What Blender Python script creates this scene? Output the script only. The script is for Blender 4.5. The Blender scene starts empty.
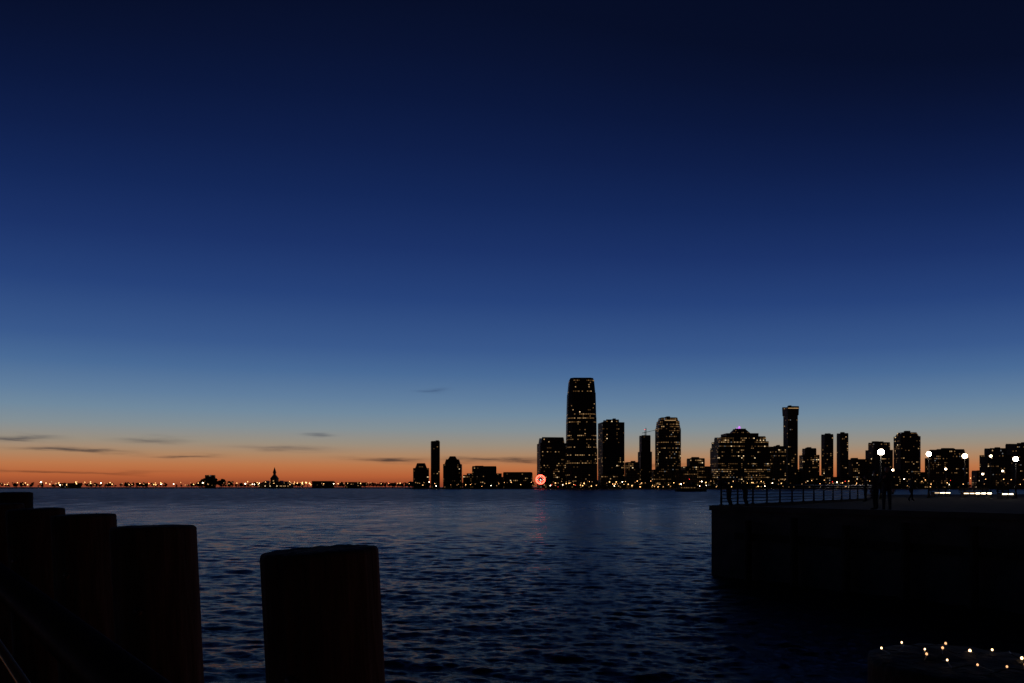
import bpy, bmesh, math, random
import numpy as np
from mathutils import Vector, Matrix
random.seed(7); rng=np.random.default_rng(7)
scene=bpy.context.scene
F=683.0; EYE=4.1; HOR=487.0
def lin(c):
    o=[]
    for v in c:
        v=v/255.0
        o.append(v/12.92 if v<=0.04045 else ((v+0.055)/1.055)**2.4)
    return tuple(o)+(1.0,)
def px(x,Y): return (x-512.0)/F*Y
def pz(y,Y): return EYE+(HOR-y)/F*Y

# ---------------------------------------------------------------- materials
def new_mat(name):
    m=bpy.data.materials.new(name); m.use_nodes=True
    return m,m.node_tree,m.node_tree.nodes['Principled BSDF']
def noisy(name,c1,c2,scale=5,rough=0.8,metal=0.0,bump=0.3,stretch=(1,1,1),dist=0.02,spec=0.5):
    m,nt,b=new_mat(name)
    tc=nt.nodes.new('ShaderNodeTexCoord'); mp=nt.nodes.new('ShaderNodeMapping')
    mp.inputs['Scale'].default_value=stretch
    n=nt.nodes.new('ShaderNodeTexNoise'); n.inputs['Scale'].default_value=scale; n.inputs['Detail'].default_value=8
    r=nt.nodes.new('ShaderNodeValToRGB')
    r.color_ramp.elements[0].color=tuple(c1)+(1,); r.color_ramp.elements[1].color=tuple(c2)+(1,)
    r.color_ramp.elements[0].position=0.3; r.color_ramp.elements[1].position=0.7
    bp=nt.nodes.new('ShaderNodeBump'); bp.inputs['Strength'].default_value=bump; bp.inputs['Distance'].default_value=dist
    L=nt.links.new
    L(tc.outputs['Object'],mp.inputs[0]); L(mp.outputs[0],n.inputs['Vector']); L(n.outputs[0],r.inputs[0])
    L(r.outputs[0],b.inputs['Base Color']); L(n.outputs[0],bp.inputs['Height']); L(bp.outputs[0],b.inputs['Normal'])
    b.inputs['Roughness'].default_value=rough; b.inputs['Metallic'].default_value=metal
    b.inputs['Specular IOR Level'].default_value=spec
    return m
def emis(name,col,s,sample=True):
    m,nt,b=new_mat(name)
    b.inputs['Base Color'].default_value=(0.1,0.1,0.1,1)
    b.inputs['Emission Color'].default_value=tuple(col)+(1,)
    b.inputs['Emission Strength'].default_value=s
    if not sample: m.cycles.emission_sampling='NONE'
    return m
def facade(name,glass,conc,fh=4.0,bw=3.4):
    m,nt,b=new_mat(name); L=nt.links.new
    tc=nt.nodes.new('ShaderNodeTexCoord'); s=nt.nodes.new('ShaderNodeSeparateXYZ'); c=nt.nodes.new('ShaderNodeCombineXYZ')
    a=nt.nodes.new('ShaderNodeMath'); a.operation='ADD'
    L(tc.outputs['Object'],s.inputs[0]); L(s.outputs[0],a.inputs[0]); L(s.outputs[1],a.inputs[1])
    L(a.outputs[0],c.inputs[0]); L(s.outputs[2],c.inputs[1])
    br=nt.nodes.new('ShaderNodeTexBrick'); br.offset=0.0
    br.inputs['Scale'].default_value=1.0; br.inputs['Brick Width'].default_value=bw; br.inputs['Row Height'].default_value=fh
    br.inputs['Mortar Size'].default_value=0.45; br.inputs['Mortar Smooth'].default_value=0.1
    br.inputs['Color1'].default_value=tuple(glass)+(1,)
    br.inputs['Color2'].default_value=tuple(g*0.5 for g in glass)+(1,)
    br.inputs['Mortar'].default_value=tuple(conc)+(1,)
    L(c.outputs[0],br.inputs['Vector']); L(br.outputs['Color'],b.inputs['Base Color'])
    rr=nt.nodes.new('ShaderNodeMapRange'); rr.inputs[3].default_value=0.45; rr.inputs[4].default_value=0.9
    L(br.outputs['Fac'],rr.inputs[0]); L(rr.outputs[0],b.inputs['Roughness'])
    b.inputs['Specular IOR Level'].default_value=0.12
    return m
M_glass=facade('glass_facade',(0.02,0.025,0.03),(0.06,0.06,0.065))
M_conc=facade('concrete_facade',(0.02,0.022,0.025),(0.14,0.13,0.12),3.4,3.0)
M_brick=facade('brick_facade',(0.02,0.02,0.02),(0.12,0.07,0.05),3.4,3.6)
M_roof=noisy('roof',(0.03,0.03,0.03),(0.06,0.06,0.06),0.3)
WIN=[emis('window_dim_amber',(1,0.50,0.17),0.07,False),emis('window_amber',(1,0.54,0.2),0.19,False),
     emis('window_warm',(1,0.60,0.26),0.46,False),emis('window_bright',(1,0.72,0.4),1.2,False),emis('window_cool',(0.8,0.85,0.9),0.16,False)]
WP=[0.50,0.29,0.13,0.03,0.05]
M_ltw=emis('lamp_sodium',(1,0.52,0.18),4.5); M_ltd=emis('lamp_dim',(1,0.5,0.2),0.8,False)
M_ltb=emis('lamp_white',(1,0.8,0.55),18.0); M_red=emis('neon_red',(1,0.07,0.04),7.0)
M_ltr=emis('lamp_red',(1,0.05,0.03),2.5); M_purple=emis('lamp_purple',(0.65,0.2,0.9),1.2,False)
M_metal=noisy('painted_steel',(0.02,0.022,0.024),(0.05,0.05,0.05),8,0.45,0.6,0.1)
M_pave=noisy('paving',(0.022,0.022,0.023),(0.045,0.042,0.04),1.5,0.95,0,0.3,spec=.1)
M_wall=noisy('seawall_concrete',(0.04,0.04,0.036),(0.10,0.09,0.08),1.2,0.9,0,0.6)
M_wood=noisy('weathered_timber',(0.018,0.015,0.012),(0.062,0.052,0.042),7,0.95,0,0.9,(3,3,0.35),0.03,spec=.2)
M_leaf=noisy('foliage',(0.015,0.025,0.01),(0.05,0.07,0.03),0.3,0.9)
M_land=noisy('soil_and_grass',(0.02,0.025,0.015),(0.06,0.06,0.045),0.05,0.95)

# ---------------------------------------------------------------- mesh helpers
class MB:
    def __init__(s): s.v=[];s.f=[];s.m=[]
    def add(s,vs,fs,mi=0):
        o=len(s.v); s.v+= [tuple(p) for p in vs]
        for f in fs: s.f.append(tuple(i+o for i in f)); s.m.append(mi)
    def box(s,c,d,mi=0,rot=0):
        x,y,z=[k/2 for k in d]; P=[(-x,-y,-z),(x,-y,-z),(x,y,-z),(-x,y,-z),(-x,-y,z),(x,-y,z),(x,y,z),(-x,y,z)]
        cr,sr=math.cos(rot),math.sin(rot)
        s.add([(c[0]+p[0]*cr-p[1]*sr,c[1]+p[0]*sr+p[1]*cr,c[2]+p[2]) for p in P],
              [(0,3,2,1),(4,5,6,7),(0,1,5,4),(1,2,6,5),(2,3,7,6),(3,0,4,7)],mi)
    def tube(s,a,b,r0,r1=None,n=10,mi=0):
        r1=r0 if r1 is None else r1
        a=Vector(a);b=Vector(b);d=(b-a).normalized()
        u=d.orthogonal().normalized();w=d.cross(u)
        vs=[]
        for p,r in((a,r0),(b,r1)):
            for i in range(n):
                t=2*math.pi*i/n; vs.append(p+u*math.cos(t)*r+w*math.sin(t)*r)
        fs=[(i,(i+1)%n,n+(i+1)%n,n+i) for i in range(n)]+[tuple(range(n-1,-1,-1)),tuple(range(n,2*n))]
        s.add(vs,fs,mi)
    def ball(s,c,r,mi=0,seg=10,rings=6,jit=0):
        vs=[];fs=[]
        rx,ry,rz=(r,r,r) if not isinstance(r,(tuple,list)) else r
        for j in range(rings+1):
            p=math.pi*j/rings
            for i in range(seg):
                t=2*math.pi*i/seg; k=1+random.uniform(-jit,jit)
                vs.append((c[0]+rx*k*math.sin(p)*math.cos(t),c[1]+ry*k*math.sin(p)*math.sin(t),c[2]+rz*k*math.cos(p)))
        for j in range(rings):
            for i in range(seg):
                fs.append((j*seg+i,(j+1)*seg+i,(j+1)*seg+(i+1)%seg,j*seg+(i+1)%seg))
        s.add(vs,fs,mi)
    def octa(s,c,r,mi=0):
        x,y,z=c
        s.add([(x+r,y,z),(x-r,y,z),(x,y+r,z),(x,y-r,z),(x,y,z+r),(x,y,z-r)],
              [(0,2,4),(2,1,4),(1,3,4),(3,0,4),(2,0,5),(1,2,5),(3,1,5),(0,3,5)],mi)
    def obj(s,name,mats,loc=(0,0,0),rot=(0,0,0),smooth=False,parent=None):
        me=bpy.data.meshes.new(name); me.from_pydata(s.v,[],s.f); 
        for m in mats: me.materials.append(m)
        me.polygons.foreach_set('material_index',s.m)
        if smooth: me.polygons.foreach_set('use_smooth',[True]*len(s.f))
        me.update()
        o=bpy.data.objects.new(name,me); scene.collection.objects.link(o); o.location=loc; o.rotation_euler=rot
        if parent: o.parent=parent
        return o

# ---------------------------------------------------------------- world
w=bpy.data.worlds.new('World'); scene.world=w; w.use_nodes=True
w.cycles.sampling_method='MANUAL'; w.cycles.sample_map_resolution=256
nt=w.node_tree; nt.nodes.clear(); L=nt.links.new
def N(t): return nt.nodes.new(t)
def mth(op,a,b=None,c=None,clamp=False):
    n=N('ShaderNodeMath'); n.operation=op; n.use_clamp=clamp
    for i,x in enumerate((a,b,c)):
        if x is None: continue
        if isinstance(x,(int,float)): n.inputs[i].default_value=x
        else: L(x,n.inputs[i])
    return n.outputs[0]
tc=N('ShaderNodeTexCoord'); sp=N('ShaderNodeSeparateXYZ'); L(tc.outputs['Generated'],sp.inputs[0])
X,Y,Z=sp.outputs
az=mth('ARCTAN2',X,Y)
SAZ=math.atan((410-512)/F)
c=mth('COSINE',mth('SUBTRACT',az,SAZ))
omc=mth('SUBTRACT',1.0,c)
zc=mth('MAXIMUM',Z,0.0)
h=mth('MULTIPLY',zc,mth('ADD',1.0,mth('MULTIPLY',omc,mth('ADD',0.25,mth('MULTIPLY',zc,1.5)))))
h=mth('ADD',h,mth('MULTIPLY',omc,0.010))
stops=[(485,(140,66,42)),(476,(181,96,55)),(466,(187,118,74)),(456,(174,134,100)),(445,(154,142,126)),(430,(131,143,149)),
(415,(112,137,158)),(400,(96,126,158)),(375,(73,107,151)),(350,(57,89,141)),(300,(38,66,122)),(250,(27,50,104)),(200,(19,39,88)),
(150,(14,30,73)),(100,(10,23,60)),(50,(8,18,49)),(0,(6,14,40))]
cr=N('ShaderNodeValToRGB'); e=cr.color_ramp.elements
pos=[((HOR-y)/math.sqrt(F*F+(HOR-y)**2),col) for y,col in stops]+[(0.75,(4,9,28)),(1.0,(3,7,22))]
e[0].position=pos[0][0]; e[0].color=lin(pos[0][1]); e[1].position=pos[-1][0]; e[1].color=lin(pos[-1][1])
for p,col in pos[1:-1]:
    k=e.new(p); k.color=lin(col)
L(h,cr.inputs[0])
mp=N('ShaderNodeCombineXYZ'); L(mth('MULTIPLY',az,1.0),mp.inputs[0]); L(mth('MULTIPLY',Z,9.0),mp.inputs[1])
nz=N('ShaderNodeTexNoise'); nz.inputs['Scale'].default_value=24; nz.inputs['Detail'].default_value=6; nz.inputs['Roughness'].default_value=0.65; L(mp.outputs[0],nz.inputs['Vector'])
nz2=N('ShaderNodeTexNoise'); nz2.inputs['Scale'].default_value=9; nz2.inputs['Detail'].default_value=4; L(mp.outputs[0],nz2.inputs['Vector'])
vw=mth('ADD',Z,mth('MULTIPLY',mth('SUBTRACT',nz2.outputs[0],0.5),0.024))
clouds=[(75,450,48,1.9,1.0),(15,438,35,2.2,.8),(150,440,30,2.4,.55),(185,455,26,1.8,.8),(318,434,13,1.7,.6),(285,449,40,2.4,.5),(388,459,34,2.2,.9),
(500,460,48,2.6,1.0),(430,391,13,1.5,.4),(60,472,90,1.8,.6),(640,466,50,2.5,.5)]
tot=None
for (cx,cy,sx,sy,st) in clouds:
    a0=math.atan((cx-512)/F); rr=math.sqrt(F*F+(cx-512)**2+(HOR-cy)**2); z0=(HOR-cy)/rr
    sa=sx/F*math.cos(a0)**2; sz=sy/rr
    du=mth('MULTIPLY_ADD',az,1/sa,-a0/sa); dv=mth('MULTIPLY_ADD',vw,1/sz,-z0/sz)
    q=mth('MULTIPLY_ADD',du,du,mth('MULTIPLY',dv,dv))
    g=mth('MULTIPLY',mth('POWER',2.718,mth('MULTIPLY',q,-1.0)),st)
    tot=g if tot is None else mth('MAXIMUM',tot,g)
mask=mth('MULTIPLY',tot,mth('MULTIPLY_ADD',nz.outputs[0],2.1,-0.1),None,True)
mx=N('ShaderNodeMix'); mx.data_type='RGBA'; mx.blend_type='MULTIPLY'
L(mth('MULTIPLY',mask,0.97),mx.inputs[0]); L(cr.outputs[0],mx.inputs[6]); mx.inputs[7].default_value=(0.2,0.24,0.36,1)
dim=mth('ADD',0.12,mth('MULTIPLY',mth('POWER',mth('MULTIPLY',mth('ADD',c,1.0),0.6,None,True),1.6),0.88))
vm=N('ShaderNodeVectorMath'); vm.operation='SCALE'; L(mx.outputs[2],vm.inputs[0]); L(dim,vm.inputs['Scale'])
bg=N('ShaderNodeBackground'); L(vm.outputs[0],bg.inputs[0]); bg.inputs[1].default_value=1.0
sky=N('ShaderNodeTexSky'); sky.sky_type='NISHITA'; sky.sun_disc=False
sky.sun_elevation=math.radians(-3.0); sky.sun_rotation=SAZ
bg2=N('ShaderNodeBackground'); L(sky.outputs[0],bg2.inputs[0]); bg2.inputs[1].default_value=0.002
ad=N('ShaderNodeAddShader'); L(bg.outputs[0],ad.inputs[0]); L(bg2.outputs[0],ad.inputs[1])
out=N('ShaderNodeOutputWorld'); L(ad.outputs[0],out.inputs[0])

sl=bpy.data.lights.new('sun','SUN'); sl.energy=0.001; sl.color=(1,0.5,0.25); sl.angle=math.radians(8)
so=bpy.data.objects.new('sun',sl); scene.collection.objects.link(so)
d=-Vector((math.sin(SAZ),math.cos(SAZ),math.tan(math.radians(1.5))))
so.rotation_euler=d.to_track_quat('-Z','Y').to_euler()

# ---------------------------------------------------------------- water
def make_water():
    nr,nc=1400,720; pw=0.4
    u=np.linspace(6.0**-pw,40000.0**-pw,nr); r=u**(-1/pw); th=np.radians(np.linspace(-60,60,nc))
    R,T=np.meshgrid(r,th,indexing='ij'); x=R*np.sin(T); y=R*np.cos(T); z=np.zeros_like(x)
    sp=np.maximum((u[0]-u[1])/pw*R**(1+pw),R*0.0029*0.6)
    wd=math.radians(264)
    nw=96
    lam=np.exp(rng.uniform(math.log(0.16),math.log(2.4),nw))
    lam[-10:]=rng.uniform(4,11,10)
    for i in range(nw):
        l=lam[i]; a=wd+rng.normal(0,0.42); k=2*math.pi/l; amp=0.0046*l**0.88
        if l>1.2: amp*=0.72
        if l>3.5: amp*=0.5
        ph=rng.uniform(0,6.28); fade=np.clip((l/sp-2.2)/2.5,0,1)
        arg=k*(x*math.cos(a)+y*math.sin(a))+ph+1.1*np.sin(0.15*k*(x*math.sin(a)-y*math.cos(a))+ph*3)+0.8*np.sin(0.11*k*(x*math.cos(a)+y*math.sin(a))+ph*5)
        z+=fade*amp*(np.sin(arg)+0.25*np.cos(2*arg))
    g=0.85+0.25*np.sin(x*0.05+1.3*np.sin(y*0.03))*np.sin(y*0.043+0.8)
    z*=g
    v=np.stack([x,y,z],-1).reshape(-1,3)
    i=np.arange(nr-1)[:,None]*nc+np.arange(nc-1)[None,:]
    q=np.stack([i,i+nc,i+nc+1,i+1],-1).reshape(-1,4)[:, ::-1]
    me=bpy.data.meshes.new('water'); me.vertices.add(len(v)); me.vertices.foreach_set('co',v.ravel())
    me.loops.add(q.size); me.loops.foreach_set('vertex_index',q.ravel().astype(np.int32))
    me.polygons.add(len(q)); me.polygons.foreach_set('loop_start',np.arange(0,q.size,4,dtype=np.int32))
    me.polygons.foreach_set('use_smooth',np.ones(len(q),dtype=bool))
    me.update(calc_edges=True)
    o=bpy.data.objects.new('water',me); scene.collection.objects.link(o)
    if me.polygons[0].normal.z<0: me.flip_normals()
    m,nt,b=new_mat('river_water'); L=nt.links.new
    b.inputs['Base Color'].default_value=(0.003,0.006,0.012,1); b.inputs['IOR'].default_value=1.33
    tc=nt.nodes.new('ShaderNodeTexCoord')
    ln=nt.nodes.new('ShaderNodeVectorMath'); ln.operation='LENGTH'; L(tc.outputs['Object'],ln.inputs[0])
    mr=nt.nodes.new('ShaderNodeMapRange'); mr.interpolation_type='SMOOTHSTEP'
    mr.inputs[1].default_value=10; mr.inputs[2].default_value=300; mr.inputs[3].default_value=0.16; mr.inputs[4].default_value=0.42
    L(ln.outputs['Value'],mr.inputs[0])
    def nse(scale,sx,sy,det):
        n=nt.nodes.new('ShaderNodeTexNoise'); n.inputs['Scale'].default_value=scale; n.inputs['Detail'].default_value=det; n.inputs['Roughness'].default_value=.7
        mp=nt.nodes.new('ShaderNodeMapping'); mp.inputs['Rotation'].default_value=(0,0,0.12); mp.inputs['Scale'].default_value=(sx,sy,1)
        L(tc.outputs['Object'],mp.inputs[0]); L(mp.outputs[0],n.inputs['Vector']); return n.outputs[0]
    def mt(op,a,b_):
        k=nt.nodes.new('ShaderNodeMath'); k.operation=op
        for i_,v_ in enumerate((a,b_)):
            if isinstance(v_,(int,float)): k.inputs[i_].default_value=v_
            else: L(v_,k.inputs[i_])
        return k.outputs[0]
    gust=mt('SUBTRACT',nse(0.16,1.0,0.6,9),0.5)
    fac=mt('ADD',1.0,mt('MULTIPLY',gust,2.2))
    L(mt('MAXIMUM',mt('MULTIPLY',mr.outputs[0],fac),0.10),b.inputs['Roughness'])
    bp=nt.nodes.new('ShaderNodeBump'); bp.inputs['Strength'].default_value=0.85; bp.inputs['Distance'].default_value=0.075
    L(nse(4.2,0.5,2.0,5),bp.inputs['Height']); L(bp.outputs[0],b.inputs['Normal'])
    me.materials.append(m)
make_water()

# ---------------------------------------------------------------- land
def slab(name,pts,z0,z1,mats,side=1):
    mb=MB(); n=len(pts)
    mb.add([(p[0],p[1],z1) for p in pts],[tuple(range(n))],0)
    for i in range(n):
        a=pts[i]; b=pts[(i+1)%n]
        mb.add([(a[0],a[1],z0),(b[0],b[1],z0),(b[0],b[1],z1),(a[0],a[1],z1)],[(0,1,2,3)],side)
    o=mb.obj(name,mats); 
    bm=bmesh.new(); bm.from_mesh(o.data); bmesh.ops.remove_doubles(bm,verts=bm.verts,dist=1e-4); bmesh.ops.recalc_face_normals(bm,faces=bm.faces); bm.to_mesh(o.data); bm.free()
    return o
front=[(px(405,1500),1500)]
for x in range(430,1300,22): front.append((px(x,1400)+random.uniform(-4,4),1400+random.uniform(-18,18)))
slab('city_ground',front+[(6000,1500),(6000,4000),(-700,4000)],-2,2.0,[M_land,M_wall])
front=[(px(x,1900),1900+random.uniform(-30,30)+ (0 if x<330 else 60)) for x in range(-700,440,30)]
slab('park_ground',front+[(px(440,1990),3500),(-8000,3500),(-8000,1950)],-2,2.2,[M_land,M_wall])

# ---------------------------------------------------------------- buildings
PLANS={'rect':[(-.5,-.5),(.5,-.5),(.5,.5),(-.5,.5)],
'oct':[(-.36,-.5),(.36,-.5),(.5,-.36),(.5,.36),(.36,.5),(-.36,.5),(-.5,.36),(-.5,-.36)]}
PS=0.40
def building(name,x0,x1,top,D=1420,plan='rect',rot=0.0,dr=0.7,secs=None,p=0.2,mat=None,mode='cell',antenna=0,crown=None,base=2.0,mech=True,fh=4.0,bw=3.4):
    W=(x1-x0)/F*D; H=pz(top,D)-base
    xc=0
    for _ in range(6):
        dd=W*dr
        if x0>512: l,r=px(x0,D+dd*.8),px(x1,D+dd*.1)
        elif x1<512: l,r=px(x0,D+dd*.1),px(x1,D+dd*.8)
        else: l,r=px(x0,D),px(x1,D)
        W=max((r-l),(x1-x0)/F*D*.6); xc=(l+r)/2
    a=abs(rot); wd=W/(math.cos(a)+dr*math.sin(a)); dp=wd*dr
    mb=MB(); secs=secs or [(0,1,1,1)]
    P=PLANS[plan]; n=len(P)
    for (f0,f1,s0,s1) in secs:
        z0,z1=H*f0,H*f1
        lo=[(q[0]*wd*s0,q[1]*dp*s0,z0) for q in P]; hi=[(q[0]*wd*s1,q[1]*dp*s1,z1) for q in P]
        mb.add(lo+hi,[(i,(i+1)%n,n+(i+1)%n,n+i) for i in range(n)],0)
        mb.add(hi,[tuple(range(n))],1)
        rows=max(1,int((z1-z0)/fh))
        rowp=[random.choice([0.05,0.2,0.6,1.0,1.5,2.6]) for _ in range(rows)]
        if mode=='rows': rowp=[random.choice([0.08,0.15,0.3,0.4,0.6,4.5]) for _ in range(rows)]
        for i in range(n):
            A,B=Vector(lo[i]),Vector(lo[(i+1)%n]); C,Dd=Vector(hi[(i+1)%n]),Vector(hi[i])
            e=(B-A); nl=Vector((e.y,-e.x,0)).normalized()
            ny=nl.x*math.sin(rot)+nl.y*math.cos(rot)
            if ny>0.35: continue
            cols=max(1,int(e.length/bw))
            for r in range(rows):
                if r%5==0 or r==0: patch=[random.choice([.1,.3,.8,1.6,2.4]) for _ in range(cols//4+2)]
                for cc in range(cols):
                    boost=2.4 if (crown=='lit' and f0>0) else 1
                    if random.random()>p*PS*rowp[r]*patch[cc//4]*boost: continue
                    u0=(cc+0.2)/cols;u1=(cc+0.8)/cols;v0=(r+0.3)/rows;v1=(r+0.72)/rows
                    def bl(u,v): return A*(1-u)*(1-v)+B*u*(1-v)+C*u*v+Dd*(1-u)*v+nl*0.12
                    mi=2+(random.choices(range(5),WP)[0])
                    if mode=='rows' and rowp[r]>1: mi=2+random.choice([0,1,1,2])
                    mb.add([bl(u0,v0),bl(u1,v0),bl(u1,v1),bl(u0,v1)],[(0,1,2,3)],mi)
    st=secs[-1][3]
    if mech:
        for k in range(random.choice([1,2,3])):
            bw_=wd*st*random.uniform(.15,.4); 
            hh=random.uniform(2,5)
            mb.box((random.uniform(-.25,.25)*wd*st,random.uniform(-.2,.2)*dp*st,H+hh/2),(bw_,dp*st*.3,hh),1)
        th=.6
        for (q,qd) in (((0,-dp*st/2+th),(wd*st*.98,th,2.2)),((0,dp*st/2-th),(wd*st*.98,th,2.2))):
            if plan=='rect': mb.box((q[0],q[1],H+1.0),qd,1)
    if antenna: mb.tube((0,0,H),(0,0,H+antenna),.7,.25,6,1)
    if crown=='white':
        mb.box((0,-dp*st/2-.3,H-2.5),(wd*st*.9,.4,1.2),4)
    if crown=='lit':
        mb.box((0,-dp*.44,H*.955),(wd*.5,.4,1.2),4)
    if crown=='purple':
        for k in range(9): mb.octa((random.uniform(-.3,.1)*wd*st,-dp*st*.4,H+random.uniform(1,7)),1.5,7)
    if crown=='red': mb.octa((0,0,H+antenna+1),1.0,8)
    return mb.obj(name,[mat or M_glass,M_roof]+WIN[:5]+[M_purple,M_ltr],(xc,D+dp/2,base),(0,0,rot))
B=building
B('apartment_tower',412,430,463,1450,'oct',.1,.8,[(0,.8,1,1),(.8,1,.75,.5)],.25,M_brick,mech=False)
B('apartment_tower',430,440.5,442,1440,'rect',.2,.9,None,.06,M_conc)
B('apartment_building',443,462,456,1430,'oct',0,.8,[(0,.75,1,1),(.75,.9,.85,.7),(.9,1,.5,.3)],.22,M_brick,mech=False)
B('office_building',466,502,467,1460,'rect',.05,.5,[(0,.7,1,1),(.7,1,.7,.7)],.2,M_conc)
B('office_building',503,533,473,1440,'rect',-.1,.5,None,.25,M_brick)
B('office_tower',537,566,438,1450,'rect',.12,.8,[(0,.9,1,1),(.9,1,.9,.85)],.5,M_conc)
B('skyscraper',565.5,597.5,377,1410,'oct',0,.9,[(0,.36,1,1),(.36,.64,.97,.95),(.64,.865,.94,.90),(.865,.985,.88,.80),(.985,1,.76,.76)],.46,M_glass,mode='rows',mech=False)
B('office_tower',598,624.5,420,1440,'rect',.15,.8,[(0,.97,1,1),(.97,1,.6,.6)],.28,M_glass)
B('office_building',625,639,463,1430,'rect',0,.8,None,.5,M_conc)
B('apartment_tower',638,652,436,1480,'rect',.1,.9,[(0,.7,1,1),(.7,1,.8,.8)],.12,M_conc,antenna=14,crown='red')
B('office_tower',655,681.5,417,1430,'oct',.05,.85,[(0,.85,1,1),(.85,.95,.95,.88),(.95,1,.8,.72)],.85,M_conc,crown='lit')
B('office_building',681,711,459,1440,'rect',.1,.6,[(0,.75,1,1),(.75,1,.6,.6)],.5,M_brick)
B('office_tower',711,770,437,1430,'rect',.05,.45,[(0,.80,1,1),(.80,.92,.95,.95),(.92,1,.86,.86)],.6,M_glass)
B('office_tower',722,758,429,1480,'rect',0,.6,[(0,.93,1,1),(.93,1,.6,.35)],.2,M_glass,antenna=8,crown='purple')
B('office_building',769,786,447,1440,'rect',.1,.8,None,.4,M_conc)
B('apartment_tower',782.5,799,407,1450,'rect',.1,.9,[(0,.9,.86,.86),(.9,1,.95,1)],.14,M_conc,crown='white')
B('office_building',799,820,449,1440,'rect',-.1,.8,[(0,.85,1,1),(.85,1,.7,.7)],.35,M_brick)
B('apartment_tower',821.5,833.5,435,1430,'rect',.1,.7,None,.3,M_conc)
B('apartment_tower',837,848.5,434,1430,'rect',.1,.7,None,.3,M_conc)
B('office_building',848,868,460,1420,'rect',0,.8,None,.4,M_brick)
B('apartment_building',866,893,443,1410,'rect',.1,.6,[(0,.85,1,1),(.85,1,.8,.8)],.25,M_conc)
B('apartment_tower',893,922,432,1430,'oct',.1,.7,[(0,.93,1,1),(.93,1,.88,.7)],.36,M_brick)
B('apartment_building',926,969,450,1400,'rect',.05,.4,[(0,.8,1,1),(.8,1,.85,.8)],.3,M_brick)
B('apartment_building',980,1012,449,1390,'rect',.1,.4,[(0,.85,1,1),(.85,1,.7,.7)],.3,M_conc)
B('apartment_building',1006,1050,444,1400,'rect',.1,.4,None,.3,M_brick)
B('apartment_tower',1070,1100,430,1430,'rect',.1,.7,None,.3,M_conc)
x=463
while x<1120:
    ww=random.uniform(9,24); t=random.uniform(469,480) if x>620 else random.uniform(473,482)
    if not (528<x<552) and not(528<x+ww<552): B('low_rise_building',x,x+ww,t,random.uniform(1405,1500) if x<560 or x>600 else 1520,'rect',random.uniform(-.1,.1),.5,None,.6,random.choice([M_conc,M_brick]))
    x+=ww*random.uniform(.8,1.3)
for x,t,ww in((205,475,10),(312,481,22),(345,482,16),(60,483,20)):
    B('low_rise_building',x,x+ww,t,1930,'rect',0,.4,None,.4,M_brick,base=2.2,mech=False)
mb=MB(); D=1500; cx=px(646,D); mb.tube((cx,D,2),(cx,D,pz(428,D)),.9,.9,6); mb.tube((cx-8,D,pz(433,D)),(cx+22,D,pz(430,D)),.6,.4,6); mb.obj('tower_crane',[M_metal])

def terminal():
    D=1850; u=D/F; mb=MB()
    z0=2.2
    mb.box((0,0,z0+5),(30*u,40,10),0)
    w=15*u
    mb.add([(-w,-21,z0+10),(w,-21,z0+10),(w,21,z0+10),(-w,21,z0+10),(-w*.8,0,z0+17),(w*.8,0,z0+17)],[(0,1,5,4),(1,2,5),(2,3,4,5),(3,0,4)],1)
    for sx in(-1,1):
        k=sx*19
        mb.add([(k-6,-26,z0),(k+6,-26,z0),(k+6,-26,z0+12),(k,-26,z0+19),(k-6,-26,z0+12),
                (k-6,0,z0),(k+6,0,z0),(k+6,0,z0+12),(k,0,z0+19),(k-6,0,z0+12)],
               [(0,1,2,3,4),(1,6,7,2),(2,7,8,3),(3,8,9,4),(4,9,5,0)],0)
    mb.box((0,-12,z0+12),(16,18,24),0)
    mb.add([(-9,-22,z0+24),(9,-22,z0+24),(9,-2,z0+24),(-9,-2,z0+24),(-3.4,-16,z0+34),(3.4,-16,z0+34),(3.4,-8,z0+34),(-3.4,-8,z0+34)],[(0,1,5,4),(1,2,6,5),(2,3,7,6),(3,0,4,7)],1)
    mb.box((0,-12,z0+37),(5.6,5.6,6),0)
    mb.add([(-3.8,-16,z0+40),(3.8,-16,z0+40),(3.8,-8,z0+40),(-3.8,-8,z0+40),(0,-12,z0+56)],[(0,1,4),(1,2,4),(2,3,4),(3,0,4)],1)
    for i in range(22): 
        xx=-w+2*w*(i+.5)/22; yy=-20.2 if abs(abs(xx)-19)>6 else -26.2
        if random.random()<.4: mb.add([(xx-1,yy,z0+3),(xx+1,yy,z0+3),(xx+1,yy,z0+6),(xx-1,yy,z0+6)],[(0,1,2,3)],random.choice([2,2,3]))
    mb.add([(-1.5,-21.3,z0+17),(1.5,-21.3,z0+17),(1.5,-21.3,z0+20),(-1.5,-21.3,z0+20)],[(0,1,2,3)],2)
    mb.obj('railway_terminal',[M_brick,M_roof,WIN[2],WIN[3]],(px(276,D),D,0))
terminal()

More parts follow.
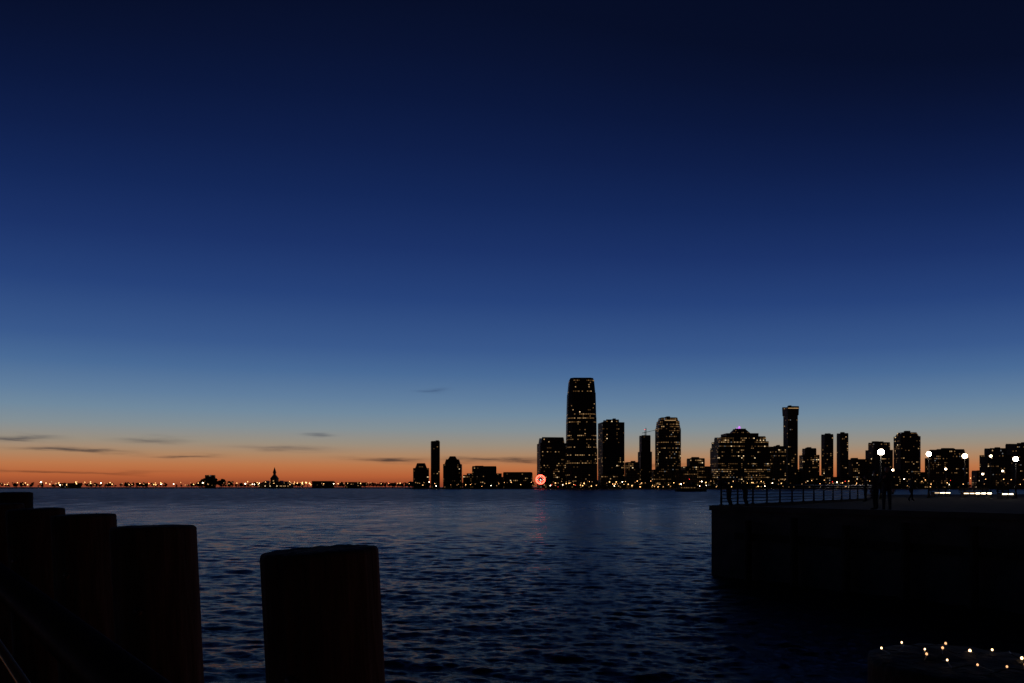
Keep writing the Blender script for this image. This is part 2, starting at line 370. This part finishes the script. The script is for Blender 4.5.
def clock():
    D=1385; u=D/F; mb=MB(); R=5.2*u; zc=pz(479.5,D)
    oc=[(R*math.cos(math.pi/8+i*math.pi/4),R*math.sin(math.pi/8+i*math.pi/4)) for i in range(8)]
    mb.add([(a,0,zc+b) for a,b in oc]+[(a,1.5,zc+b) for a,b in oc],[tuple(range(7,-1,-1)),tuple(range(8,16))]+[(i,(i+1)%8,8+(i+1)%8,8+i) for i in range(8)],0)
    for i in range(48):
        a=2*math.pi*i/48;b=2*math.pi*(i+1)/48
        mb.tube((R*.82*math.cos(a),-.5,zc+R*.82*math.sin(a)),(R*.82*math.cos(b),-.5,zc+R*.82*math.sin(b)),1.3,1.3,6,1)
    for i in range(12):
        a=2*math.pi*i/12; mb.tube((R*.45*math.cos(a),-.5,zc+R*.45*math.sin(a)),(R*.64*math.cos(a),-.5,zc+R*.64*math.sin(a)),.7,.7,5,1 if i%3 else 2)
    mb.tube((0,-.7,zc),(R*.3,-.7,zc-R*.25),.6,.3,5,2); mb.tube((0,-.7,zc),(-R*.1,-.7,zc-R*.5),.5,.3,5,2)
    mb.octa((0,-.7,zc),1.2,2)
    for sx in(-.6,.6): mb.tube((sx*R,1.5,zc-R*.6),(sx*R,3,1),.6,.6,6,0)
    mb.tube((-R*.6,2,zc-R*.6),(R*.6,2.5,1.5),.3,.3,6,0)
    mb.obj('waterfront_clock',[M_metal,M_red,emis('clock_white',(1,.7,.6),1.6)],(px(540.5,D),D,0))
clock()

# ---------------------------------------------------------------- shore lights
def lights(name,spec):
    mb=MB()
    for (x0,x1,n,D,y0,y1,rmin,rmax) in spec:
        for i in range(n):
            xx=random.uniform(x0,x1); d=D+random.uniform(-3,3); zz=pz(random.uniform(y0,y1),d)
            mb.octa((px(xx,d),d,max(zz,3.5)),random.uniform(rmin,rmax)*d/F,random.choices([0,1,2,3],[.40,.46,.12,.02])[0])
    mb.obj(name,[M_ltw,M_ltd,M_ltb,M_ltr])
lights('park_shore_lights',[(0,200,56,1860,482.5,485,.25,.6),(200,330,36,1810,481.5,485,.25,.6),(330,415,20,1900,482.5,484.5,.25,.5),(40,110,14,1860,481,484,.4,.7),(-200,0,30,1860,482.5,485,.25,.55),(290,325,14,1810,482,485,.4,.7)])
lights('city_shore_lights',[(412,535,30,1376,482,486.5,.25,.45),(550,712,76,1376,481,487,.25,.6),(712,870,60,1376,480,487,.25,.55),(870,1060,35,1376,478,487,.3,.5)])

# ---------------------------------------------------------------- distant trees
ph=(1+5**.5)/2
icv=np.array([(-1,ph,0),(1,ph,0),(-1,-ph,0),(1,-ph,0),(0,-1,ph),(0,1,ph),(0,-1,-ph),(0,1,-ph),(ph,0,-1),(ph,0,1),(-ph,0,-1),(-ph,0,1)])/1.902
icf=[(0,11,5),(0,5,1),(0,1,7),(0,7,10),(0,10,11),(1,5,9),(5,11,4),(11,10,2),(10,7,6),(7,1,8),(3,9,4),(3,4,2),(3,2,6),(3,6,8),(3,8,9),(4,9,5),(2,4,11),(6,2,10),(8,6,7),(9,8,1)]
def trees(name,spec):
    mb=MB()
    for (x0,x1,n,D,hmin,hmax) in spec:
        for i in range(n):
            d=D+random.uniform(-12,25); X0=px(random.uniform(x0,x1),d); H=random.uniform(hmin,hmax); r=H*.35
            mb.tube((X0,d,1.5),(X0,d,H*.6+2),.35,.15,5,1)
            for k in range(9):
                a=random.uniform(0,6.28); q=random.uniform(0,r); cz=2+H*random.uniform(.4,.95); s=H*random.uniform(.1,.2)
                vv=icv*s*rng.uniform(.7,1.25,(12,1))+np.array([X0+q*math.cos(a),d+q*math.sin(a),cz])
                mb.add(vv.tolist(),icf,0)
    mb.obj(name,[M_leaf,M_wood])
trees('park_trees',[(-150,410,330,1935,7,15),(198,232,26,1925,14,26),(238,256,10,1925,8,16),(340,410,50,1960,10,16)])
trees('waterfront_trees',[(408,535,90,1395,7,15),(550,1100,240,1390,5,13)])

# ---------------------------------------------------------------- ferry
def ferry():
    mb=MB(); Lh=28.0; Bm=7.0
    secs=[]
    for t in np.linspace(0,1,9):
        wdt=Bm/2*(1-max(0,(t-.55)/.45)**2.2); zt=2.0+1.3*max(0,t-.4)**1.5*2
        secs.append([(t*Lh,-wdt*.7,-.4),(t*Lh,-wdt,zt),(t*Lh,wdt,zt),(t*Lh,wdt*.7,-.4)])
    vs=[p for s in secs for p in s]; fs=[]
    for i in range(8):
        for j in range(4): fs.append((i*4+j,i*4+(j+1)%4,(i+1)*4+(j+1)%4,(i+1)*4+j))
    fs+=[(3,2,1,0)]; mb.add(vs,fs,0)
    mb.box((10,0,3.3),(15,5.6,2.4),1); mb.box((13,0,5.4),(7,4.6,1.8),1); mb.box((15.5,0,7.1),(2.8,3,1.6),1)
    mb.box((12,0,6.35),(9,5,.12),0); mb.tube((12.5,0,6.4),(12.2,0,11),.12,.06,6,0); mb.tube((8,0,6.2),(7.7,0,7.9),.5,.5,8,0)
    for i in range(9):
        mb.box((4+i*1.5,-2.85,3.5),(.9,.06,.7),2 if random.random()<.6 else 3)
    for i in range(12): mb.tube((.4+i*.5,-3.2,2.0),(.4+i*.5,-3.2,3.0),.03,.03,4,0)
    mb.tube((.3,-3.2,3),(6.2,-3.2,3),.04,.04,4,0)
    mb.octa((12.2,0,11),.35,4); mb.octa((20,-2.9,3.0),.4,3)
    D=600
    mb.obj('ferry_boat',[noisy('hull_paint',(.02,.025,.035),(.04,.045,.055),1,.8,spec=.1),noisy('cabin_paint',(.05,.05,.055),(.09,.09,.1),1,.8,spec=.1),WIN[1],WIN[0],M_ltr],(px(676,D),D,0),(0,0,.1))
ferry()

# ---------------------------------------------------------------- pier on the right
DECK=3.1
c0=(9.35,32.0)
pier_pts=[c0,(16.7,22.0),(30,3.9),(150,3.9),(150,112),(120,110),(46,88),(27,52)]
slab('pier',pier_pts,-1.5,DECK,[M_pave,M_wall])
mb=MB()
def along(a,b,n):
    return [(a[0]+(b[0]-a[0])*i/n,a[1]+(b[1]-a[1])*i/n) for i in range(n+1)]
def cope(a,b,mb,z=DECK+.03):
    L_=math.hypot(b[0]-a[0],b[1]-a[1]); ang=math.atan2(b[1]-a[1],b[0]-a[0])
    mb.box(((a[0]+b[0])/2,(a[1]+b[1])/2,z),(L_,.36,.22),0,ang)
cope(c0,(30,3.9),mb); cope((9.55,32.25),(27,52),mb,DECK+.027); cope((27.1,52.2),(46,88),mb,DECK+.024)
ed=along(c0,(30,3.9),16)
for q in ed[1:]: mb.tube((q[0]-.25,q[1]-.2,-1.2),(q[0]-.25,q[1]-.2,2.75+random.uniform(-.15,.1)),.17,.15,10,1)
L_=math.hypot(20.65,28.1)-1.5; ang=math.atan2(-28.1,20.65)
mb.box(((c0[0]+30)/2-.12+.4,(c0[1]+3.9)/2-.1-.5,1.9),(L_,.16,.3),1,ang)
mb.obj('pier_fender',[M_wall,M_wood])
def railing(name,pts,z,hgt,mats,step=2.0,nb=4,rr=.035):
    mb=MB()
    for a,b in zip(pts[:-1],pts[1:]):
        Ls=math.hypot(b[0]-a[0],b[1]-a[1]); n=max(1,int(Ls/step)); P=along(a,b,n)
        for q in P:
            mb.tube((q[0],q[1],z),(q[0],q[1],z+hgt),rr*1.3,rr*1.1,8); mb.ball((q[0],q[1],z+hgt+.04),rr*1.6,0,8,5)
            mb.tube((q[0],q[1],z),(q[0],q[1],z+.04),rr*2.6,rr*2.6,8)
        mb.tube((a[0],a[1],z+hgt),(b[0],b[1],z+hgt),rr*1.2,rr*1.2,8)
        for k in range(nb):
            zz=z+.15+(hgt-.3)*k/(nb-1); mb.tube((a[0],a[1],zz),(b[0],b[1],zz),rr*.5,rr*.5,6)
    return mb.obj(name,mats,smooth=True)
railing('railing',[(9.9,32.3),(27.2,51.6),(46,87.4)],DECK+.14,.96,[M_metal],1.8,5,.04)

def street_lamp(x,y,z,hgt,mat,globe=.17):
    mb=MB()
    mb.tube((0,0,0),(0,0,.5),.14,.1,10); mb.tube((0,0,.5),(0,0,hgt-.25),.065,.045,10)
    mb.tube((0,0,hgt-.28),(0,0,hgt-.2),.05,.12,10); mb.ball((0,0,hgt),globe,1,14,10)
    mb.tube((0,0,hgt+globe*.9),(0,0,hgt+globe*1.25),.12,.03,10)
    mb.tube((0,0,.0),(0,0,.06),.2,.2,10)
    return mb.obj('street_lamp',[M_metal,mat],(x,y,z),smooth=True)
M_globe=emis('lamp_globe',(1,.82,.62),40.0); M_globe2=emis('lamp_globe_warm',(1,.72,.45),14.0)
for (lx,ly,D,m,g) in((881,452,55,M_globe,.24),(929,454,62,M_globe,.2),(965,456,72,M_globe2,.25),(1016,459,60,M_globe,.2),(893,470,95,M_globe2,.14),(1060,440,50,M_globe,.2),(946,469,100,M_globe2,.14),(983,474,105,M_globe2,.14),(1003,471,98,M_globe2,.12),(991,456,90,M_globe2,.15)):
    zt=pz(ly,D); street_lamp(px(lx,D),D,DECK,zt-DECK,m,g)
def bench(x0,x1,D,s):
    Lb=(x1-x0)/F*D; mb=MB()
    for i in range(5): mb.box((0,-.24+i*.12,.47),(Lb,.09,.05),0)
    for i in range(3): mb.box((0,.28+.02*i,.62+i*.13),(Lb,.04,.09),0)
    for sx in(-.42,0,.42): mb.box((sx*Lb,0,.22),(.12,.5,.44),1); mb.box((sx*Lb,.26,.6),(.08,.06,.55),1)
    for k in range(int(Lb/.5)):
        mb.box((-Lb*.47+(k+.5)*.94*Lb/int(Lb/.5),-.31,.40),(.94*Lb/int(Lb/.5)-.06*random.uniform(1,3),.05,.08),2 if random.random()<.7 else 3)
    mb.obj('lit_bench',[M_wood,M_metal,emis('led_strip',(1,.82,.55),s),emis('led_strip_dim',(1,.7,.4),s*.3)],(px((x0+x1)/2,D),D,DECK),(0,0,random.uniform(-.2,.2)))
bench(931,950,70,4); bench(961,991,64,12); bench(999,1012,58,6)

# ---------------------------------------------------------------- people
M_skin=noisy('skin',(.35,.2,.14),(.45,.28,.2),5,.5,0,.05)
M_hair=noisy('hair',(.01,.008,.006),(.04,.025,.015),30,.6)
def cloth(name,top,bot,zs):
    m,nt,b=new_mat(name); L=nt.links.new
    tc=nt.nodes.new('ShaderNodeTexCoord'); s=nt.nodes.new('ShaderNodeSeparateXYZ'); L(tc.outputs['Object'],s.inputs[0])
    g=nt.nodes.new('ShaderNodeMath'); g.operation='GREATER_THAN'; g.inputs[1].default_value=zs; L(s.outputs[2],g.inputs[0])
    mx=nt.nodes.new('ShaderNodeMix'); mx.data_type='RGBA'; L(g.outputs[0],mx.inputs[0]); mx.inputs[6].default_value=tuple(bot)+(1,); mx.inputs[7].default_value=tuple(top)+(1,)
    L(mx.outputs[2],b.inputs['Base Color']); b.inputs['Roughness'].default_value=.9
    return m
def person(x,y,z,face,pose,top,bot,scale=1.0):
    root=bpy.data.objects.new('person',None); scene.collection.objects.link(root); root.location=(x,y,z); root.rotation_euler=(0,0,face); root.scale=(scale,)*3
    J={'pel':(0,0,.94),'sp':(0,.01,1.12),'ch':(0,0,1.33),'nk':(0,.0,1.47),'hd':(0,.02,1.56)}
    for s,n in((-1,'l'),(1,'r')):
        J['sh'+n]=(s*.18,0,1.40); J['el'+n]=(s*.24,-.03,1.12); J['wr'+n]=(s*.23,.08,.90)
        J['hp'+n]=(s*.09,0,.90); J['kn'+n]=(s*.10,.03,.49); J['an'+n]=(s*.11,-.01,.08); J['to'+n]=(s*.13,.17,.035)
    if pose=='lean':
        J.update({'sp':(0,.10,1.08),'ch':(0,.27,1.22),'nk':(0,.40,1.30),'hd':(0,.47,1.36)})
        for s,n in((-1,'l'),(1,'r')):
            J['sh'+n]=(s*.18,.33,1.25); J['el'+n]=(s*.24,.42,1.16); J['wr'+n]=(s*.10,.62,1.20)
            J['an'+n]=(s*.1,-.12,.08); J['to'+n]=(s*.11,.06,.035)
    if pose=='walk':
        J['knl']=(-.1,.2,.52); J['anl']=(-.1,.26,.1); J['tol']=(-.1,.43,.06); J['knr']=(.1,-.02,.5); J['anr']=(.1,-.3,.14); J['tor']=(.1,-.17,.035)
        J['ell']=(-.24,-.14,1.14); J['wrl']=(-.24,-.06,.92); J['elr']=(.24,.08,1.14); J['wrr']=(.22,.26,1.0)
    if pose=='phone':
        J['elr']=(.23,.1,1.15); J['wrr']=(.1,.3,1.32)
    R={'pel':.15,'sp':.125,'ch':.15,'nk':.06,'hd':.055,'sh':.075,'el':.05,'wr':.034,'hp':.1,'kn':.066,'an':.05,'to':.04}
    names=list(J); idx={k:i for i,k in enumerate(names)}
    E=[('pel','sp'),('sp','ch'),('ch','nk'),('nk','hd')]
    for n in 'lr': E+=[('ch','sh'+n),('sh'+n,'el'+n),('el'+n,'wr'+n),('pel','hp'+n),('hp'+n,'kn'+n),('kn'+n,'an'+n),('an'+n,'to'+n)]
    me=bpy.data.meshes.new('body'); me.from_pydata([J[k] for k in names],[(idx[a],idx[b]) for a,b in E],[])
    o=bpy.data.objects.new('body',me); scene.collection.objects.link(o); o.parent=root
    sk=o.modifiers.new('Skin','SKIN'); sk.use_smooth_shade=True
    for i,k in enumerate(names):
        r=R.get(k) or R[k[:2]]; ry=r*.72 if k in('pel','sp','ch') else r
        me.skin_vertices[0].data[i].radius=(r,ry)
    me.skin_vertices[0].data[0].use_root=True
    ss=o.modifiers.new('Sub','SUBSURF'); ss.levels=1; ss.render_levels=2
    me.materials.append(cloth('clothes',top,bot,.93))
    H=Vector(J['hd'])+Vector((0,.015,.09)); mb=MB()
    mb.ball(H,(.075,.095,.118),0,16,12)
    mb.ball(H+Vector((0,.095,-.01)),(.013,.02,.022),0,8,6)
    for s in(-1,1):
        mb.ball(H+Vector((s*.076,0,-.005)),(.012,.022,.032),0,8,6); mb.ball(H+Vector((s*.03,.083,.012)),.011,2,8,6)
    mb.ball(H+Vector((0,.086,-.052)),(.024,.008,.007),3,8,5)
    mb.ball(H+Vector((0,-.022,.03)),(.085,.096,.108),1,16,12,.03)
    mb.obj('head',[M_skin,M_hair,M_metal,M_skin],smooth=True,parent=root)
    for s,n in((-1,'l'),(1,'r')):
        wv=Vector(J['wr'+n]); dv=(wv-Vector(J['el'+n])).normalized(); sd=dv.cross(Vector((0,1,.2))).normalized(); mb=MB()
        up=dv.cross(sd)
        mb.tube(wv-dv*.01,wv+dv*.085,.026,.036,10)
        for k in range(4):
            b0=wv+dv*.08+sd*(-.03+.02*k); ln_=[.068,.078,.072,.055][k]; m1=b0+dv*ln_*.5+up*.006; e1=m1+dv*ln_*.4+up*.02
            mb.tube(b0,m1,.0095,.0088,7); mb.tube(m1,e1,.0088,.007,7); mb.ball(e1,.007,0,6,4)
        t0=wv+dv*.03-sd*.03; t1=t0+dv*.035-sd*.03; t2=t1+dv*.03-sd*.008
        mb.tube(t0,t1,.012,.0105,7); mb.tube(t1,t2,.0105,.008,7)
        mb.obj('hand_'+n,[M_skin],smooth=True,parent=root)
    return root
k=(.02,.02,.025)
e_ang=math.atan2(51.6-32.3,27.2-9.9)
def onrail(t,inset):
    bx=9.9+(27.2-9.9)*t; by=32.3+(51.6-32.3)*t
    return bx+math.sin(e_ang)*inset, by-math.cos(e_ang)*inset
for t,po,sc in((-.015,'lean',.97),(.015,'lean',.92)):
    qx,qy=onrail(max(t,0),.66); person(qx+(-.25 if t<0 else .35),qy,DECK,e_ang,po,k,(.03,.03,.05),sc)
person(px(887,27),27,DECK,2.6,'phone',(.03,.03,.035),(.02,.025,.05),1.02)
person(px(876,30),30,DECK,.6,'stand',(.05,.04,.04),(.02,.02,.02),.97)
person(px(866,46),46,DECK,.9,'stand',(.04,.04,.05),(.02,.02,.02),1)
person(px(911,48),48,DECK,-1.3,'walk',(.05,.05,.06),(.02,.02,.03),1)

# ---------------------------------------------------------------- foreground piles
def pile(x,y,ztop,r,lean=0.0,name='wooden_piling',cap=None):
    mb=MB(); n=56; H=ztop+1.5; rows=46
    ph=[random.uniform(0,6.28) for _ in range(5)]
    def rad(t,z):
        return r*(1+.012*math.sin(3*t+ph[0]+z*.4)+.008*math.sin(7*t+ph[1]+z)+.007*math.sin(13*t+ph[2]-z*.7)+.006*math.sin(29*t+ph[3])+.004*math.sin(41*t+ph[4]+z*2))
    vs=[];fs=[]
    rings=[(.012,.5),(.010,.8),(.007,.94),(.003,.985),(-.007,1.0)]+[(-.007-(i+1)**1.6*.012,1.0) for i in range(rows) if (i+1)**1.6*.012<H-.1]+[(-H,1.0)]
    vs.append((0,0,.012))
    tx,ty=random.uniform(-.05,.02),random.uniform(-.03,.03)
    if cap: tx=ty=0
    for (z,s) in rings:
        for i in range(n):
            t=2*math.pi*i/n; rr_=rad(t,z)*s; jz=random.uniform(-.002,.002) if s<1 else 0
            xx=rr_*math.cos(t); yy=rr_*math.sin(t)
            k_=max(0,1+z/.3) 
            vs.append((xx,yy,z+jz+(tx*xx+ty*yy)*k_))
    for i in range(n): fs.append((0,1+i,1+(i+1)%n))
    for j in range(len(rings)-1):
        for i in range(n): a=1+j*n; b=a+n; fs.append((a+i,b+i,b+(i+1)%n,a+(i+1)%n))
    mb.add(vs,fs,0)
    for zb in(-.35,-1.3):
        a0=random.uniform(-2,-1); mb.tube((r*.9*math.cos(a0),r*.9*math.sin(a0),zb),(r*1.07*math.cos(a0),r*1.07*math.sin(a0),zb),.02,.018,8,1)
    return mb.obj(name,[cap or M_wood,M_metal],(x,y,ztop),(0,lean,0),smooth=True)
for (wpx,top,cxp) in((114,550,320),(77,526,153),(56,514,84),(49,508,36),(43,503,-2),(38,499,-38)):
    D=.35*F/wpx
    drop=(top+2-HOR)/F*D
    pile(px(cxp,D),D,EYE-drop,.175,-.05)
for cxp,wpx in((16,28),(-20,24)):
    D=.42*F/wpx; pile(px(cxp,D),D,EYE-.09,.21,0)
M_cap=noisy('tarred_timber',(.008,.008,.008),(.03,.025,.02),40,.75,0,.8,(1,1,1),.01,spec=.12)
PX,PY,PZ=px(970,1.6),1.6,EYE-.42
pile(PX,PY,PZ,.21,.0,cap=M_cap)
# added glowing beads on a wire, standing in for glints on the capped pile
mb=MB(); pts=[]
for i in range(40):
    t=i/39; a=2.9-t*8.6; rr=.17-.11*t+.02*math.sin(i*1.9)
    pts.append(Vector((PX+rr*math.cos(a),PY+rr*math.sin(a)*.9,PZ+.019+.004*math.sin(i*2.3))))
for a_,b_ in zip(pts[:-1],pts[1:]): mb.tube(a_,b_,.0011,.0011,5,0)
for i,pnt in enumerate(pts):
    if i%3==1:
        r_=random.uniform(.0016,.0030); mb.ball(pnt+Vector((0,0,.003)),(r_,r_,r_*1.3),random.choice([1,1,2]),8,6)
mb.obj('glint_beads',[M_metal,emis('glint_warm',(1,.62,.3),5.0),emis('glint_dim',(1,.5,.22),1.5)])

# near promenade and its handrail
dr=Vector((-.77,.85,0)).normalized()
P0=Vector((-.39,.70,0))
a=P0-dr*6; b=P0+dr*60
inb=Vector((-dr.y,dr.x,0))
if inb.dot(Vector((-1,-1,0)))<0: inb=-inb
o1=a-inb*.15; o2=b-inb*.15; o3=b+inb*25; o4=a+inb*25
slab('promenade',[o1[:2],o2[:2],o3[:2],o4[:2]],-1.5,2.62,[M_pave,M_wall])
M_rail=noisy('brushed_brass_rail',(.5,.36,.18),(.7,.5,.25),20,.3,.95,.05)
mb=MB()
mb.tube((a.x,a.y,EYE-.21),(b.x,b.y,EYE-.21),.028,.028,14,0)
for j,zz in enumerate((EYE-.37,EYE-.6,EYE-.85,EYE-1.1,EYE-1.35)): mb.tube((a.x,a.y,zz),(b.x,b.y,zz),.010,.010,10,1 if j==0 else 0)
for i in range(-3,40):
    if i==1 or i==0: continue
    q=P0+dr*(i*1.5+.9)
    mb.tube((q.x,q.y,2.62),(q.x,q.y,EYE-.22),.02,.02,10,0)
mb.obj('handrail',[M_metal,M_rail],smooth=True)
q=Vector((-3.2,-5.0,0))
street_lamp(q.x,q.y,2.62,3.6,emis('lamp_globe_promenade',(1,.68,.38),4.0),.2)

# ---------------------------------------------------------------- camera
cam=bpy.data.cameras.new('camera'); cam.lens=24; cam.sensor_width=36; cam.shift_y=(HOR-341.5)/1024; cam.clip_start=.05; cam.clip_end=90000
co=bpy.data.objects.new('camera',cam); scene.collection.objects.link(co); co.location=(0,0,EYE); co.rotation_euler=(math.pi/2,0,0)
scene.camera=co
scene.view_settings.view_transform='Standard'; scene.view_settings.look='None'; scene.view_settings.exposure=0
